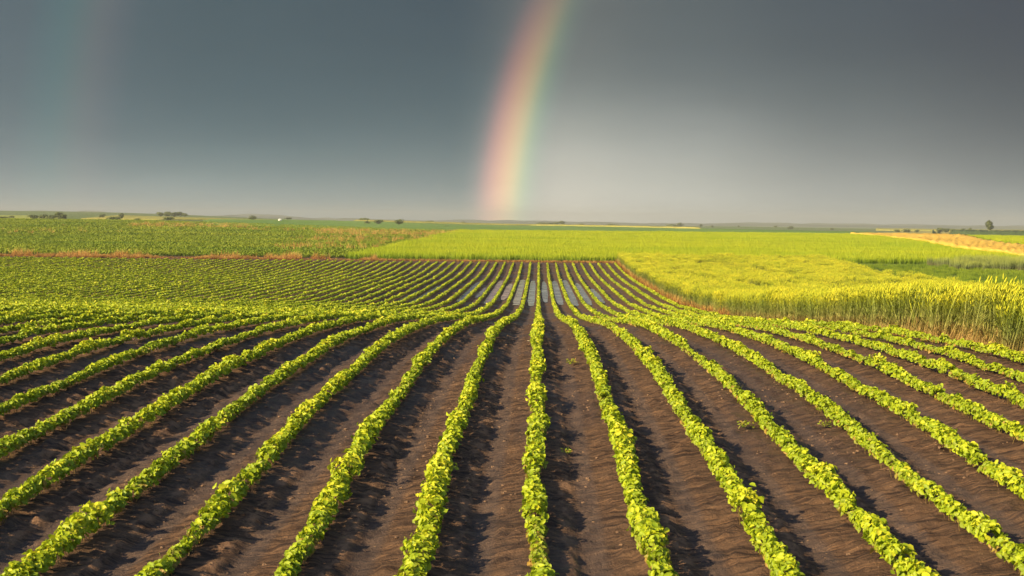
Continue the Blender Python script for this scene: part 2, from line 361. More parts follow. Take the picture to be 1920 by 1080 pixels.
# ------------------------------------------------------------------ scattered stuff by geometry nodes
def proto_col(name, meshes):
    c = bpy.data.collections.new(name)
    for i, me in enumerate(meshes):
        ob = bpy.data.objects.new(f'{name}_{i:02d}', me); c.objects.link(ob)
    return c
def np_mesh(name, V, F, v, mat):
    o = mesh_np(name, V, F, mat, None, {'v': v} if v is not None else None); me = o.data; bpy.data.objects.remove(o); return me
def scatter(name, P, rz, scl, col, npro, label, cat, tilt=None):
    n = len(P); me = bpy.data.meshes.new(name); me.vertices.add(n); me.vertices.foreach_set('co', np.asarray(P, np.float32).ravel())
    R = np.zeros((n, 3), np.float32); R[:, 2] = rz
    if tilt is not None: R[:, :2] = tilt
    a = me.attributes.new('rot', 'FLOAT_VECTOR', 'POINT'); a.data.foreach_set('vector', R.ravel())
    S = np.asarray(scl, np.float32); S = np.repeat(S[:, None], 3, 1) if S.ndim == 1 else S
    a = me.attributes.new('scl', 'FLOAT_VECTOR', 'POINT'); a.data.foreach_set('vector', np.ascontiguousarray(S, np.float32).ravel())
    a = me.attributes.new('pick', 'INT', 'POINT'); a.data.foreach_set('value', rng.integers(0, npro, n).astype(np.int32))
    ng = bpy.data.node_groups.new(name+'_nodes', 'GeometryNodeTree')
    ng.interface.new_socket('Geometry', in_out='INPUT', socket_type='NodeSocketGeometry'); ng.interface.new_socket('Geometry', in_out='OUTPUT', socket_type='NodeSocketGeometry')
    N = ng.nodes; gi = N.new('NodeGroupInput'); go = N.new('NodeGroupOutput'); ip = N.new('GeometryNodeInstanceOnPoints'); ci = N.new('GeometryNodeCollectionInfo')
    ci.inputs['Collection'].default_value = col; ci.inputs['Separate Children'].default_value = True; ci.inputs['Reset Children'].default_value = True
    def at(nm, ty): q = N.new('GeometryNodeInputNamedAttribute'); q.data_type = ty; q.inputs[0].default_value = nm; return [s_ for s_ in q.outputs if s_.enabled][0]
    e2r = N.new('FunctionNodeEulerToRotation'); ng.links.new(at('rot', 'FLOAT_VECTOR'), e2r.inputs[0])
    ip.inputs['Pick Instance'].default_value = True
    for a_, b_ in ((gi.outputs[0], ip.inputs['Points']), (ci.outputs[0], ip.inputs['Instance']), (at('pick', 'INT'), ip.inputs['Instance Index']),
                   (e2r.outputs[0], ip.inputs['Rotation']), (at('scl', 'FLOAT_VECTOR'), ip.inputs['Scale']), (ip.outputs[0], go.inputs[0])): ng.links.new(a_, b_)
    o = bpy.data.objects.new(name, me); COL.objects.link(o); md = o.modifiers.new('scatter', 'NODES'); md.node_group = ng
    return tag(o, label, cat, None, 'stuff')
def blades(n, rad, h0, h1, wd, lean, seg=3, v0=0, v1=1, base=0.0, tipw=.1, bend=1.5):
    """upright tapering blades; returns V, F, v"""
    a = rng.uniform(0, 2*np.pi, n); r = rad*np.sqrt(rng.random(n)); x = r*np.cos(a); y = r*np.sin(a); h = rng.uniform(h0, h1, n)
    la = rng.uniform(0, 2*np.pi, n); ll = rng.uniform(.1, 1, n)*lean*h; fa = rng.uniform(0, np.pi, n)
    V = []; vv = []
    for j in range(seg+1):
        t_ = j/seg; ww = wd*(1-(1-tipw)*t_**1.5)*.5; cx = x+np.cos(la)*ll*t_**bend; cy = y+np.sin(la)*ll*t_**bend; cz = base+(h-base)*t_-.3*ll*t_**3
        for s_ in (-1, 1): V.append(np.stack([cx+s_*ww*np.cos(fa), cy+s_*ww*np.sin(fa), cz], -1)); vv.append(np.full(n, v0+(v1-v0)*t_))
    V = np.stack(V, 1); vv = np.stack(vv, 1); i = np.arange(n)[:, None]*(2*seg+2)
    F = np.concatenate([i+np.array([2*j, 2*j+1, 2*j+3, 2*j+2]) for j in range(seg)])
    return V.reshape(-1, 3), F, vv.ravel()
def spindles(n, P, D, L, R, v):
    D = unit(D); A = unit(np.cross(D, [[.3, .9, .1]])); B = np.cross(D, A); V = []
    V.append(P)
    for t_, rr in ((.25, 1), (.7, .8)):
        for q in range(4):
            an = q*np.pi/2; V.append(P+D*L*t_+(A*np.cos(an)+B*np.sin(an))*R*rr)
    V.append(P+D*L); V = np.stack(V, 1); i = np.arange(n)[:, None]*10
    T3 = np.concatenate([i+np.array([0, 1+(q+1) % 4, 1+q]) for q in range(4)]+[i+np.array([9, 5+q, 5+(q+1) % 4]) for q in range(4)])
    Q4 = np.concatenate([i+np.array([1+q, 1+(q+1) % 4, 5+(q+1) % 4, 5+q]) for q in range(4)])
    return V.reshape(-1, 3), T3, Q4, np.full(n*10, v)
def wheat_clump(n=46, rad=.27, h=.86, wide=1.0):
    a = rng.uniform(0, 2*np.pi, n); r = rad*np.sqrt(rng.random(n)); x, y = r*np.cos(a), r*np.sin(a); H = h*rng.uniform(.84, 1.08, n)
    lx, ly = rng.normal(.05, .09, n), rng.normal(.03, .09, n)
    V = []; vv = []; F = []; fa = rng.uniform(0, np.pi, n)
    for j, t_ in enumerate((0, .35, .7, 1)):
        for s_ in (-1, 1): V.append(np.stack([x+lx*t_**2+s_*.0035*wide*np.cos(fa), y+ly*t_**2+s_*.0035*wide*np.sin(fa), H*t_*.93], -1)); vv.append(np.full(n, (.02, .28, .5, .72)[j]))
    V = np.stack(V, 1).reshape(-1, 3); vv = np.stack(vv, 1).ravel(); i = np.arange(n)[:, None]*8
    Q = [np.concatenate([i+np.array([2*j, 2*j+1, 2*j+3, 2*j+2]) for j in range(3)])]; T_ = []
    VV = [V]; vs2 = [vv]; base = len(V)
    # ears, nodding down-wind
    P = np.stack([x+lx, y+ly, H*.93], -1); D = np.stack([lx*2.5+.25+rng.normal(0, .12, n), ly*2+rng.normal(0, .12, n), np.ones(n)*.9], -1)
    v_, t3, q4, a_ = spindles(n, P, D, .10, .0075*wide, .9); a_ = a_+np.repeat(rng.uniform(-.1, .1, n), 10)
    VV.append(v_); vs2.append(a_); T_.append(t3+base); Q.append(q4+base); base += len(v_)
    # flag leaves and lower leaves
    for t_, L, val in ((.22, .22, .22), (.42, .26, .45), (.60, .26, .62), (.78, .22, .80)):
        aa = rng.uniform(0, 2*np.pi, n); Dn = np.stack([np.cos(aa), np.sin(aa), rng.uniform(.5, 1.6, n)], -1); Dn = unit(Dn); S = unit(np.cross(Dn, [[0, 0, 1.]]))
        P = np.stack([x+lx*t_**2, y+ly*t_**2, H*t_], -1); Ls = L*rng.uniform(.7, 1.2, n)[:, None]; wv = .0075*wide
        p1 = P+Dn*Ls*.55; p2 = P+Dn*Ls*.85+np.array([0, 0, -.06])*Ls/.2+Dn*[1, 1, 0]*Ls*.2
        v_ = np.stack([P-S*wv*.6, P+S*wv*.6, p1+S*wv, p1-S*wv, p2], 1).reshape(-1, 3); i = np.arange(n)[:, None]*5+base
        Q.append(i+np.array([0, 1, 2, 3])); T_.append(i+np.array([3, 2, 4])); VV.append(v_); vs2.append(np.repeat(val+rng.normal(0, .05, n), 5)); base += len(v_)
    return np.concatenate(VV), [np.concatenate(Q), np.concatenate(T_)], np.clip(np.concatenate(vs2), 0, 1)
def fill(x0, x1, y0, y1, dens, umax=.40, margin=2.5, dfun=None):
    """random points of a field that lie within reach of the view; dens per m2 may thin with distance"""
    A = (x1-x0)*(y1-y0); n = int(A*dens); x = rng.uniform(x0, x1, n); y = rng.uniform(y0, y1, n)
    k = np.abs(x) < umax*y+margin
    if dfun is not None: k &= rng.random(n) < dfun(x, y)
    return x[k], y[k]
wc = proto_col('wheat_clump', [np_mesh('wheat_clump', *wheat_clump(), M['wheat']) for _ in range(5)])
WX0, WX1 = 6.95, 23.8
x, y = fill(WX0, WX1, 12, 121, 6.8, dfun=lambda x, y: np.where(y > 60, .75, 1.)*np.where(vnoise(x*.35, y*.12, 21) > .62, .5, 1))
ex = np.full(900, WX0)+rng.normal(0, .06, 900); ey = rng.uniform(12, 121, 900); x = np.concatenate([x, ex]); y = np.concatenate([y, ey])
x = x+.12*vnoise(y*.8, y*0, 3); n = len(x)
s = rng.uniform(.84, 1.10, n)*(1+.06*vnoise(x*.3, y*.15, 22)+.09*vnoise(x*1.3, y*.7, 24))
hol = vnoise(x*.45+2, y*.13+1, 27); s = s*(1-.22*sm(hol, .45, .6)*sm(x, 8.5, 10)*sm(y, 35, 45))*np.where(rng.random(n) < .06, 1.1, 1)
lodge = np.clip(vnoise(x*.25+9, y*.09, 23)-.35, 0, 1)*1.1
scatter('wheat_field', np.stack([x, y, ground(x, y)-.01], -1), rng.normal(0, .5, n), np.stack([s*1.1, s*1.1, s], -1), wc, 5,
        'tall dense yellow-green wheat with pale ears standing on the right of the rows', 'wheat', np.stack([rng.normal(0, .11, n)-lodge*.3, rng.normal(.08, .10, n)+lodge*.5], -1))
# far cereal beyond the dry strip
def cereal(n=70, rad=.62):
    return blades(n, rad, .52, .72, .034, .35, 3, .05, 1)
def barley_gap(x, y):
    u = x/y; a = [U(1590), U(1700), U(1800), U(1925), U(2100)]
    return np.where((u > a[0]) & (y > np.interp(u, a, [302, 236, 172, 132, 120])) & (y < np.interp(u, a, [302, 330, 300, 180, 160])), 0, 1)
cc = proto_col('cereal_clump', [np_mesh('cereal_clump', *cereal(), M['cereal']) for _ in range(4)])
x, y = fill(-16.4, 150, 121.5, 300, 1.5, .385, 4, lambda x, y: np.clip(170/y, .45, 1)*np.where((x > 26.5) & (y < 124), 0, 1)*barley_gap(x, y))
n = len(x); s = rng.uniform(.85, 1.2, n)*(1+.12*vnoise(x*.08, y*.05, 31))
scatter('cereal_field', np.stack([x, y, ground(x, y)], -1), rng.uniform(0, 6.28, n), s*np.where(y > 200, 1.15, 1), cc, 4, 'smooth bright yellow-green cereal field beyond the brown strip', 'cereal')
# low green crop right of the wheat and left field
def low(n=26, rad=.26, h=.28):
    a = rng.uniform(0, 2*np.pi, n); r = rad*np.sqrt(rng.random(n)); c = np.stack([r*np.cos(a), r*np.sin(a)*1.4, h*rng.uniform(.15, 1, n)], -1)
    N = rng.normal(0, .5, (n, 3))+[0, -.3, .8]; D = rng.normal(0, 1, (n, 3)); V, F = leaf_verts(c, N, D, rng.uniform(.12, .2, n), rng.uniform(.09, .14, n))
    return V, F, np.repeat(np.clip(c[:, 2]/h+rng.normal(0, .12, n), 0, 1), 6)
lc = proto_col('low_clump', [np_mesh('low_clump', *low(), M['low']) for _ in range(4)])
lg = proto_col('lush_clump', [np_mesh('lush_clump', *cereal(), M['lush']) for _ in range(3)])
x, y = fill(24.2, 75, 56, 119.5, 2.6, .385, 3)
n = len(x)
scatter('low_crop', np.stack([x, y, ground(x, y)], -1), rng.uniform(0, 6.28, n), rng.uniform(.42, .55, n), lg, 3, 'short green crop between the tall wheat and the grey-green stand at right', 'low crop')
P = []
for k in range(0, 230):
    xx = -16.9-k*.7; y0 = max(124.3, (-xx-5)/.385); yy = np.arange(y0, 440, .55)
    yy = yy[rng.random(len(yy)) < np.clip(190/yy, .4, 1)]; P.append(np.stack([np.full(len(yy), xx)+rng.normal(0, .03, len(yy)), yy+rng.normal(0, .1, len(yy))], -1))
P = np.concatenate(P); n = len(P); bare = vnoise(P[:, 0]*.05+4, P[:, 1]*.04, 33)
P = P[(rng.random(n) > np.clip(bare, 0, 1)*.5)]; n = len(P)
scatter('young_crop', np.column_stack([P, ground(P[:, 0], P[:, 1])]), rng.uniform(0, 6.28, n), np.where(P[:, 1] > 220, 1.35, 1)*rng.uniform(.75, 1.15, n), lc, 4, 'dull green young crop in faint rows beyond the brown strip at left', 'young crop')
# grey-green stand at right with a dark cut front
tc_ = proto_col('stand_clump', [np_mesh('stand_clump', *blades(70, .45, 1.0, 1.5, .035, .18, 3), M['corn']) for _ in range(3)])
x, y = fill(33.5, 75, 113.5, 123.5, 3.2, .385, 3); y2 = y
n = len(x); sc2 = np.where(x < 36, .55, .72)*rng.uniform(.85, 1.1, n)
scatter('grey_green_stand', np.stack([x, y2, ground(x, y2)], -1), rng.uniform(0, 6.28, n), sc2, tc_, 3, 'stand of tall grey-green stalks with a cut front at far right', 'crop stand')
# dry grass strip across the field ends
dc = proto_col('dry_tuft', [np_mesh('dry_tuft', *blades(26, .24, .10, .46, .022, .5, 3), M['dry']) for _ in range(4)])
tu = proto_col('tan_tuft', [np_mesh('tan_tuft', *blades(22, .24, .12, .46, .022, .5, 3), M['tuft']) for _ in range(4)])
x1_ = rng.uniform(-52, 8.5, 3600); y1_ = rng.normal(121, .8, 3600)
n = len(x1_); tall = np.where(x1_ < -14, np.clip(.55+.7*vnoise(x1_*.5, x1_*0, 41), .25, .7), .42)
xb = rng.uniform(-52, -14, 380); yb = rng.normal(122.3, .6, 380); kb = vnoise(xb*.8, xb*0, 42) > rng.uniform(-.5, .5, 380); xb, yb = xb[kb], yb[kb]
xe = WX0-.12+rng.normal(0, .10, 1500); ye = rng.uniform(50, 121, 1500)
scatter('dry_tufts', np.stack([xb, yb, ground(xb, yb)], -1), rng.uniform(0, 6.28, len(xb)), rng.uniform(.6, 1.9, len(xb)), tu, 4, 'tan tufts of dead grass standing behind the brown strip', 'dry tufts')
x = np.concatenate([x1_, xe]); y = np.concatenate([y1_, ye]); s = np.concatenate([tall*rng.uniform(.6, 1.2, n), rng.uniform(.5, 1.2, 1500)])
scatter('dry_grass', np.stack([x, y, ground(x, y)], -1), rng.uniform(0, 6.28, len(x)), s, dc, 4, 'strip of dry orange-brown grass closing off the rows', 'dry grass')
# brown weeds in the left field
WP = []
for (xa, xb_, ya, yb_, n_) in ((600, 860, 434, 443, 330), (245, 470, 421, 428, 260), (640, 860, 440, 455, 110), (520, 720, 446, 472, 50), (470, 700, 430, 436, 60), (0, 230, 424, 440, 20)):
    for _ in range(n_):
        px = random.uniform(xa, xb_); py = random.uniform(ya, yb_)+(px-xa)/(xb_-xa)*2; WP.append(W(px, py))
WP = np.array(WP); WP = WP[WP[:, 1] < 520]; x, y = WP[:, 0]+rng.normal(0, .5, len(WP)), WP[:, 1]
k = x < -15.5; x, y = x[k], y[k]
scatter('dry_weeds', np.stack([x, y, ground(x, y)], -1), rng.uniform(0, 6.28, len(x)), rng.uniform(1.3, 2.6, len(x)), tu, 4, 'patches of rusty brown weeds in the young crop at left', 'weeds')
# clods on the bare soil
def clod():
    import bmesh
    bm = bmesh.new(); bmesh.ops.create_icosphere(bm, subdivisions=2, radius=1)
    s_ = random.random()*50
    for v in bm.verts:
        q = v.co; f = 1+.35*math.sin(q.x*3+s_)*math.cos(q.y*2.5+s_)+.18*math.sin(q.z*6+q.x*5+s_); v.co = q*f; v.co.z *= .6
    me = bpy.data.meshes.new('clod'); bm.to_mesh(me); bm.free(); me.materials.append(M['clod']); return me
M['clod'] = plain('clod_earth', (.17, .105, .065), .95, .4, 2)
kc = proto_col('clod', [clod() for _ in range(4)])
x, y = fill(-13, 7.2, 5.5, 34, 150, .40, 1.5, lambda x, y: np.clip(.3+.9*vnoise(x*1.1, y*.8, 51), .08, 1)*np.clip(16/y, .2, 1))
n = len(x)
scatter('soil_clods', np.stack([x, y, ground_full(x, y)], -1), rng.uniform(0, 6.28, n), .003+.013*rng.random(n)**3.5, kc, 4, 'loose crumbs and clods lying on the soil between the rows', 'clods')
# single weeds and a stone between the rows
def weed(px, py, sc_, label):
    x0, y0 = W(px, py); n = 46; a = rng.uniform(0, 6.28, n); r = .10*sc_*np.sqrt(rng.random(n)); c = np.stack([r*np.cos(a), r*np.sin(a), .02+.075*sc_*rng.random(n)], -1)
    V, F = leaf_verts(c, rng.normal(0, .5, (n, 3))+[-.3, -.3, .8], np.stack([np.cos(a), np.sin(a), .2+0*a], -1), rng.uniform(.03, .055, n)*sc_, rng.uniform(.014, .026, n)*sc_)
    o = mesh_np('weed', V, F, M['soy'], None, {'v': np.repeat(rng.uniform(.0, .35, n), 6)}); o.location = (x0, y0, float(ground_full(x0, y0))); tag(o, label, 'weed', 'stray weeds between the rows')
weed(1072, 684, .85, 'small reddish weed close to the right of the middle row')
weed(1398, 806, .8, 'thin dull weed left of the third row right of the middle')
weed(1546, 806, .6, 'tiny green weed left of the fourth row right of the middle')
weed(1062, 850, .5, 'tiny weed in the shade just right of the middle row')
xs_, ys_2 = W(990, 641); o = bpy.data.objects.new('pebble', clod()); COL.objects.link(o); o.data.materials.clear(); o.data.materials.append(plain('pale_stone', (.55, .45, .32), .8))
o.scale = (.03, .03, .026); o.location = (xs_, ys_2, float(ground_full(xs_, ys_2))+.008); tag(o, 'pale stone lying on the soil left of the middle row', 'stone')
# ------------------------------------------------------------------ puddles in the dip
def puddle(cx, y0, y1, wd):
    ny_ = 90; t_ = np.linspace(0, 1, ny_); yy = y0+(y1-y0)*t_
    env = np.sin(np.pi*np.clip(t_, .0, 1))**.30
    wl = wd*.5*env*(.82+.22*vnoise(yy*.35, yy*0+cx, 61)+.22*vnoise(yy*1.4, yy*0+cx, 63)); wr = wd*.5*env*(.82+.22*vnoise(yy*.35, yy*0+cx+9, 62)+.22*vnoise(yy*1.4, yy*0+cx, 64))
    ss = np.linspace(-1, 1, 5); X_ = cx+np.where(ss < 0, ss*wl[:, None], ss*wr[:, None])+wob(cx, yy)[:, None]; Y_ = np.repeat(yy[:, None], 5, 1)
    Z_ = np.repeat((ground(cx, yy)-.0)[:, None], 5, 1)-.001
    I_ = np.arange(ny_*5).reshape(ny_, 5); F_ = np.stack([I_[:-1, :-1], I_[:-1, 1:], I_[1:, 1:], I_[1:, :-1]], -1).reshape(-1, 4)
    o = mesh_np('puddle_water', np.stack([X_, Y_, Z_], -1), F_, M['water'], smooth=True); tag(o, 'shallow rain puddle between the rows in the dip', None, None, 'structure')
for k, a, b_, wd in ((-8.5, 66, 86, .34), (-5.5, 68, 92, .36), (-3.5, 66, 95, .40), (-2.5, 70, 90, .30), (-1.5, 65, 96, .42), (-.5, 64, 95, .36), (.5, 68, 94, .26), (1.5, 66, 95, .40), (2.5, 65, 96, .40), (3.5, 66, 92, .34), (4.5, 68, 84, .26), (-9.5, 60, 78, .3), (-4.5, 72, 84, .2), (-12.5, 60, 84, .3)):
    puddle(k*SP, a, b_, wd*1.6)
# ------------------------------------------------------------------ far fields
def field(name, near, far, h, mat, label, cat, nc=90, nr=14, rough=.25):
    """near/far: [(px, distance)], a canopy h above the ground with a standing front edge"""
    px0, px1 = near[0][0], near[-1][0]; px = np.linspace(px0, px1, nc)
    dn = np.interp(px, *zip(*near)); df = np.interp(px, *zip(*far)); df = np.maximum(df, dn+2)
    u = np.array([U(p) for p in px]); tt = np.linspace(0, 1, nr)[:, None]
    Dm = dn[None]*(df/dn)[None]**tt; Xm = u[None]*Dm
    Zm = ground(Xm, Dm)+h+h*rough*vnoise(Xm*.9, Dm*.4, 71)
    Xs = np.concatenate([Xm[:1], Xm, Xm[-1:]]); Ys = np.concatenate([Dm[:1], Dm, Dm[-1:]]); Zs = np.concatenate([Zm[:1]-h*1.4, Zm, Zm[-1:]-h*1.4])
    Zs[:, 0] -= h*.9; Zs[:, -1] -= h*.9
    I_ = np.arange(Xs.size).reshape(Xs.shape); F_ = np.stack([I_[:-1, :-1], I_[:-1, 1:], I_[1:, 1:], I_[1:, :-1]], -1).reshape(-1, 4)
    return tag(mesh_np(name, np.stack([Xs, Ys, Zs], -1), F_, mat, smooth=False), label, cat, None, 'stuff')
FM = dict(mid=field_mat('field_green', (.10, .19, .035), (.15, .25, .05)), yellow=field_mat('field_yellow', (.22, .23, .045), (.34, .31, .07)),
          gold=field_mat('field_gold', (.52, .33, .05), (.76, .50, .10), .05), stub=field_mat('field_stubble', (.22, .22, .07), (.34, .31, .10)),
          dark=field_mat('field_dark', (.035, .06, .035), (.07, .10, .04)), pale=field_mat('field_pale', (.22, .27, .05), (.30, .33, .07)))
def D_(px, py, h=0): return W(px, py, h)[1]
def curve(pts, h=0): return [(px, D_(px, py, h)) for px, py in pts]
field('green_field', [(380, 330), (700, 330), (960, 330), (1640, 330)], [(380, 700), (700, 820), (960, 860), (1640, 900)], .4, FM['mid'], 'even mid-green field behind the bright cereal', 'field')
field('yellow_field', [(660, 840), (1000, 870), (1315, 780)], [(660, 1500), (1000, 1500), (1320, 840)], 1.0, FM['yellow'], 'long pale yellow field tapering off behind the green one', 'field')
field('hill_wheat', [(150, 640), (300, 640), (560, 700)], [(150, 660), (230, 1050), (420, 950), (560, 720)], .25, FM['yellow'], 'pale yellow field on the low rise at left', 'field')
field('pale_field', [(-20, 600), (60, 600), (125, 640)], [(-20, 900), (60, 900), (125, 660)], .25, FM['pale'], 'pale yellow-green field behind the bushes at the left edge', 'field')
field('golden_barley', [(1590, 302), (1700, 236), (1800, 172), (1925, 132)], [(1590, 305), (1640, 330), (1780, 325), (1850, 222), (1925, 180)], .8, FM['gold'], 'golden orange ripe barley at the right behind the cereal', 'barley')
field('stubble_field', [(1650, 480), (1780, 480)], [(1650, 490), (1684, 1200), (1780, 1200)], .3, FM['stub'], 'olive striped stubble field above the golden barley', 'stubble')
for a_, b_ in ((1746, 1750), (1756, 1758)): field('uncut_strip', [(a_, 478), (b_, 478)], [(a_, 1150), (b_, 1150)], 1.3, FM['dark'], 'dark uncut strips running through the striped stubble field', 'strip', 8, 10)
field('maize_field', [(1781, 470), (1925, 420)], [(1781, 900), (1925, 900)], 1.6, FM['dark'], 'dark green maize block at the far right edge', 'maize')
field('distant_wheat', [(1640, 1300), (1925, 950)], [(1640, 1900), (1925, 2000)], 1.0, FM['yellow'], 'thin pale yellow field below the tall lone tree', 'field')
# ------------------------------------------------------------------ hills on the skyline
def hills(name, y, base, amp, seed, mat, label, fall):
    xx = np.linspace(-.9*y, .9*y, 400); prof = base+amp*(vnoise(xx/(y*.05), xx*0, seed)*.5+.5)*fall(xx/y)+amp*.3*vnoise(xx/(y*.012), xx*0, seed+1)*fall(xx/y)
    rows = [(0, -20, 0), (.03, .7, 0), (.05, 1., 1), (.07, .6, 0), (.09, -20, 0)]; V = []
    for dyf, zf, _ in rows: V.append(np.stack([xx, np.full_like(xx, y*(1+dyf)), np.where(zf < 0, -20, prof*zf)], -1))
    V = np.stack(V); I_ = np.arange(V.shape[0]*V.shape[1]).reshape(V.shape[:2]); F_ = np.stack([I_[:-1, :-1], I_[:-1, 1:], I_[1:, 1:], I_[1:, :-1]], -1).reshape(-1, 4)
    tag(mesh_np(name, V, F_, mat, smooth=True), label, None, None, 'structure')
FM['hill'] = field_mat('hill_green', (.05, .07, .04), (.10, .12, .06), .002, (1, 1, 1))
hills('hills', 3500, 4, 19, 81, FM['hill'], 'blue-grey hazy hills along the horizon', lambda u: .2+.9*sm(-u, .05, .4))
hills('far_hills', 4200, 5, 19, 85, FM['hill'], 'faintest ridge behind the hills', lambda u: .3+.9*sm(-u, .0, .35))
# ------------------------------------------------------------------ trees and bushes
def tree(name, px, D, hpx, wpx, label, cat='tree', trunk=.25, dense=1.0, group=None, flat=False, lobes=6):
    h = (1.3 if hpx < 10 else 1.0)*hpx*D/FP; wd = (1.35 if hpx < 12 else 1.05)*wpx*D/FP; x = U(px)*D; z = float(ground(x, D)); root = empty(name, (x, D, z)); tag(root, label, cat, group)
    r0 = max(.05, .035*h); th = h*max(trunk, .12); tv = []; TF = []
    def limb(p0, p1, ra, rb):
        p0, p1 = np.array(p0, float), np.array(p1, float); d = unit(p1-p0); a = unit(np.cross(d, [.31, .9, .2])); b2 = np.cross(d, a); base = sum(len(q) for q in tv)
        for p, r_ in ((p0, ra), ((p0+p1)/2, (ra+rb)/2), (p1, rb)): tv.append(np.array([p+(a*math.cos(q*math.pi/3)+b2*math.sin(q*math.pi/3))*r_ for q in range(6)]))
        for j in range(2):
            for q in range(6): TF.append([base+j*6+q, base+j*6+(q+1) % 6, base+j*6+6+(q+1) % 6, base+j*6+6+q])
    limb((0, 0, -.2), (0, 0, th*1.3), r0*1.4, r0*.8)
    C = []
    for j in range(lobes):
        a = random.uniform(0, 6.28); rr = random.uniform(.15, .62)*wd*.5; q = (math.cos(a)*rr, math.sin(a)*rr*.7, th+(h-th)*random.uniform(.25, .72)); C.append(q); limb((0, 0, th), q, r0*.6, r0*.15)
    C.append((0, 0, th+(h-th)*.6))
    mesh_np('trunk', np.concatenate(tv), np.array(TF), M['bark'], root, smooth=True)
    n = int((500 if hpx < 9 else 800 if hpx < 16 else 1400)*dense); C = np.array(C); ci = rng.integers(0, len(C), n); dirs = unit(rng.normal(0, 1, (n, 3)))
    R_ = np.array([wd*.27, wd*.27, (h-th)*.28]); p = C[ci]+dirs*R_*(rng.random((n, 1))**.45)*rng.uniform(.8, 1.2, (len(C), 1))[ci]
    p[:, 2] = np.clip(p[:, 2] if trunk > .1 else p[:, 2]*.95-.08*h, .05 if trunk <= .1 else th*.6+.1, h); L = np.full(n, .10*(wd+h)*.5)*rng.uniform(.7, 1.3, n)
    V, F_ = leaf_verts(p, dirs+rng.normal(0, .4, (n, 3)), rng.normal(0, 1, (n, 3)), L, L*.8)
    v = np.repeat(np.clip(.45+.3*vnoise(p[:, 0]/wd*6, p[:, 2]/h*6, 91)+rng.normal(0, .12, n), 0, 1), 6)
    mesh_np('crown', V, F_, M['tree'], root, {'v': v}); return root
GW = 'trees and bushes scattered along the horizon'
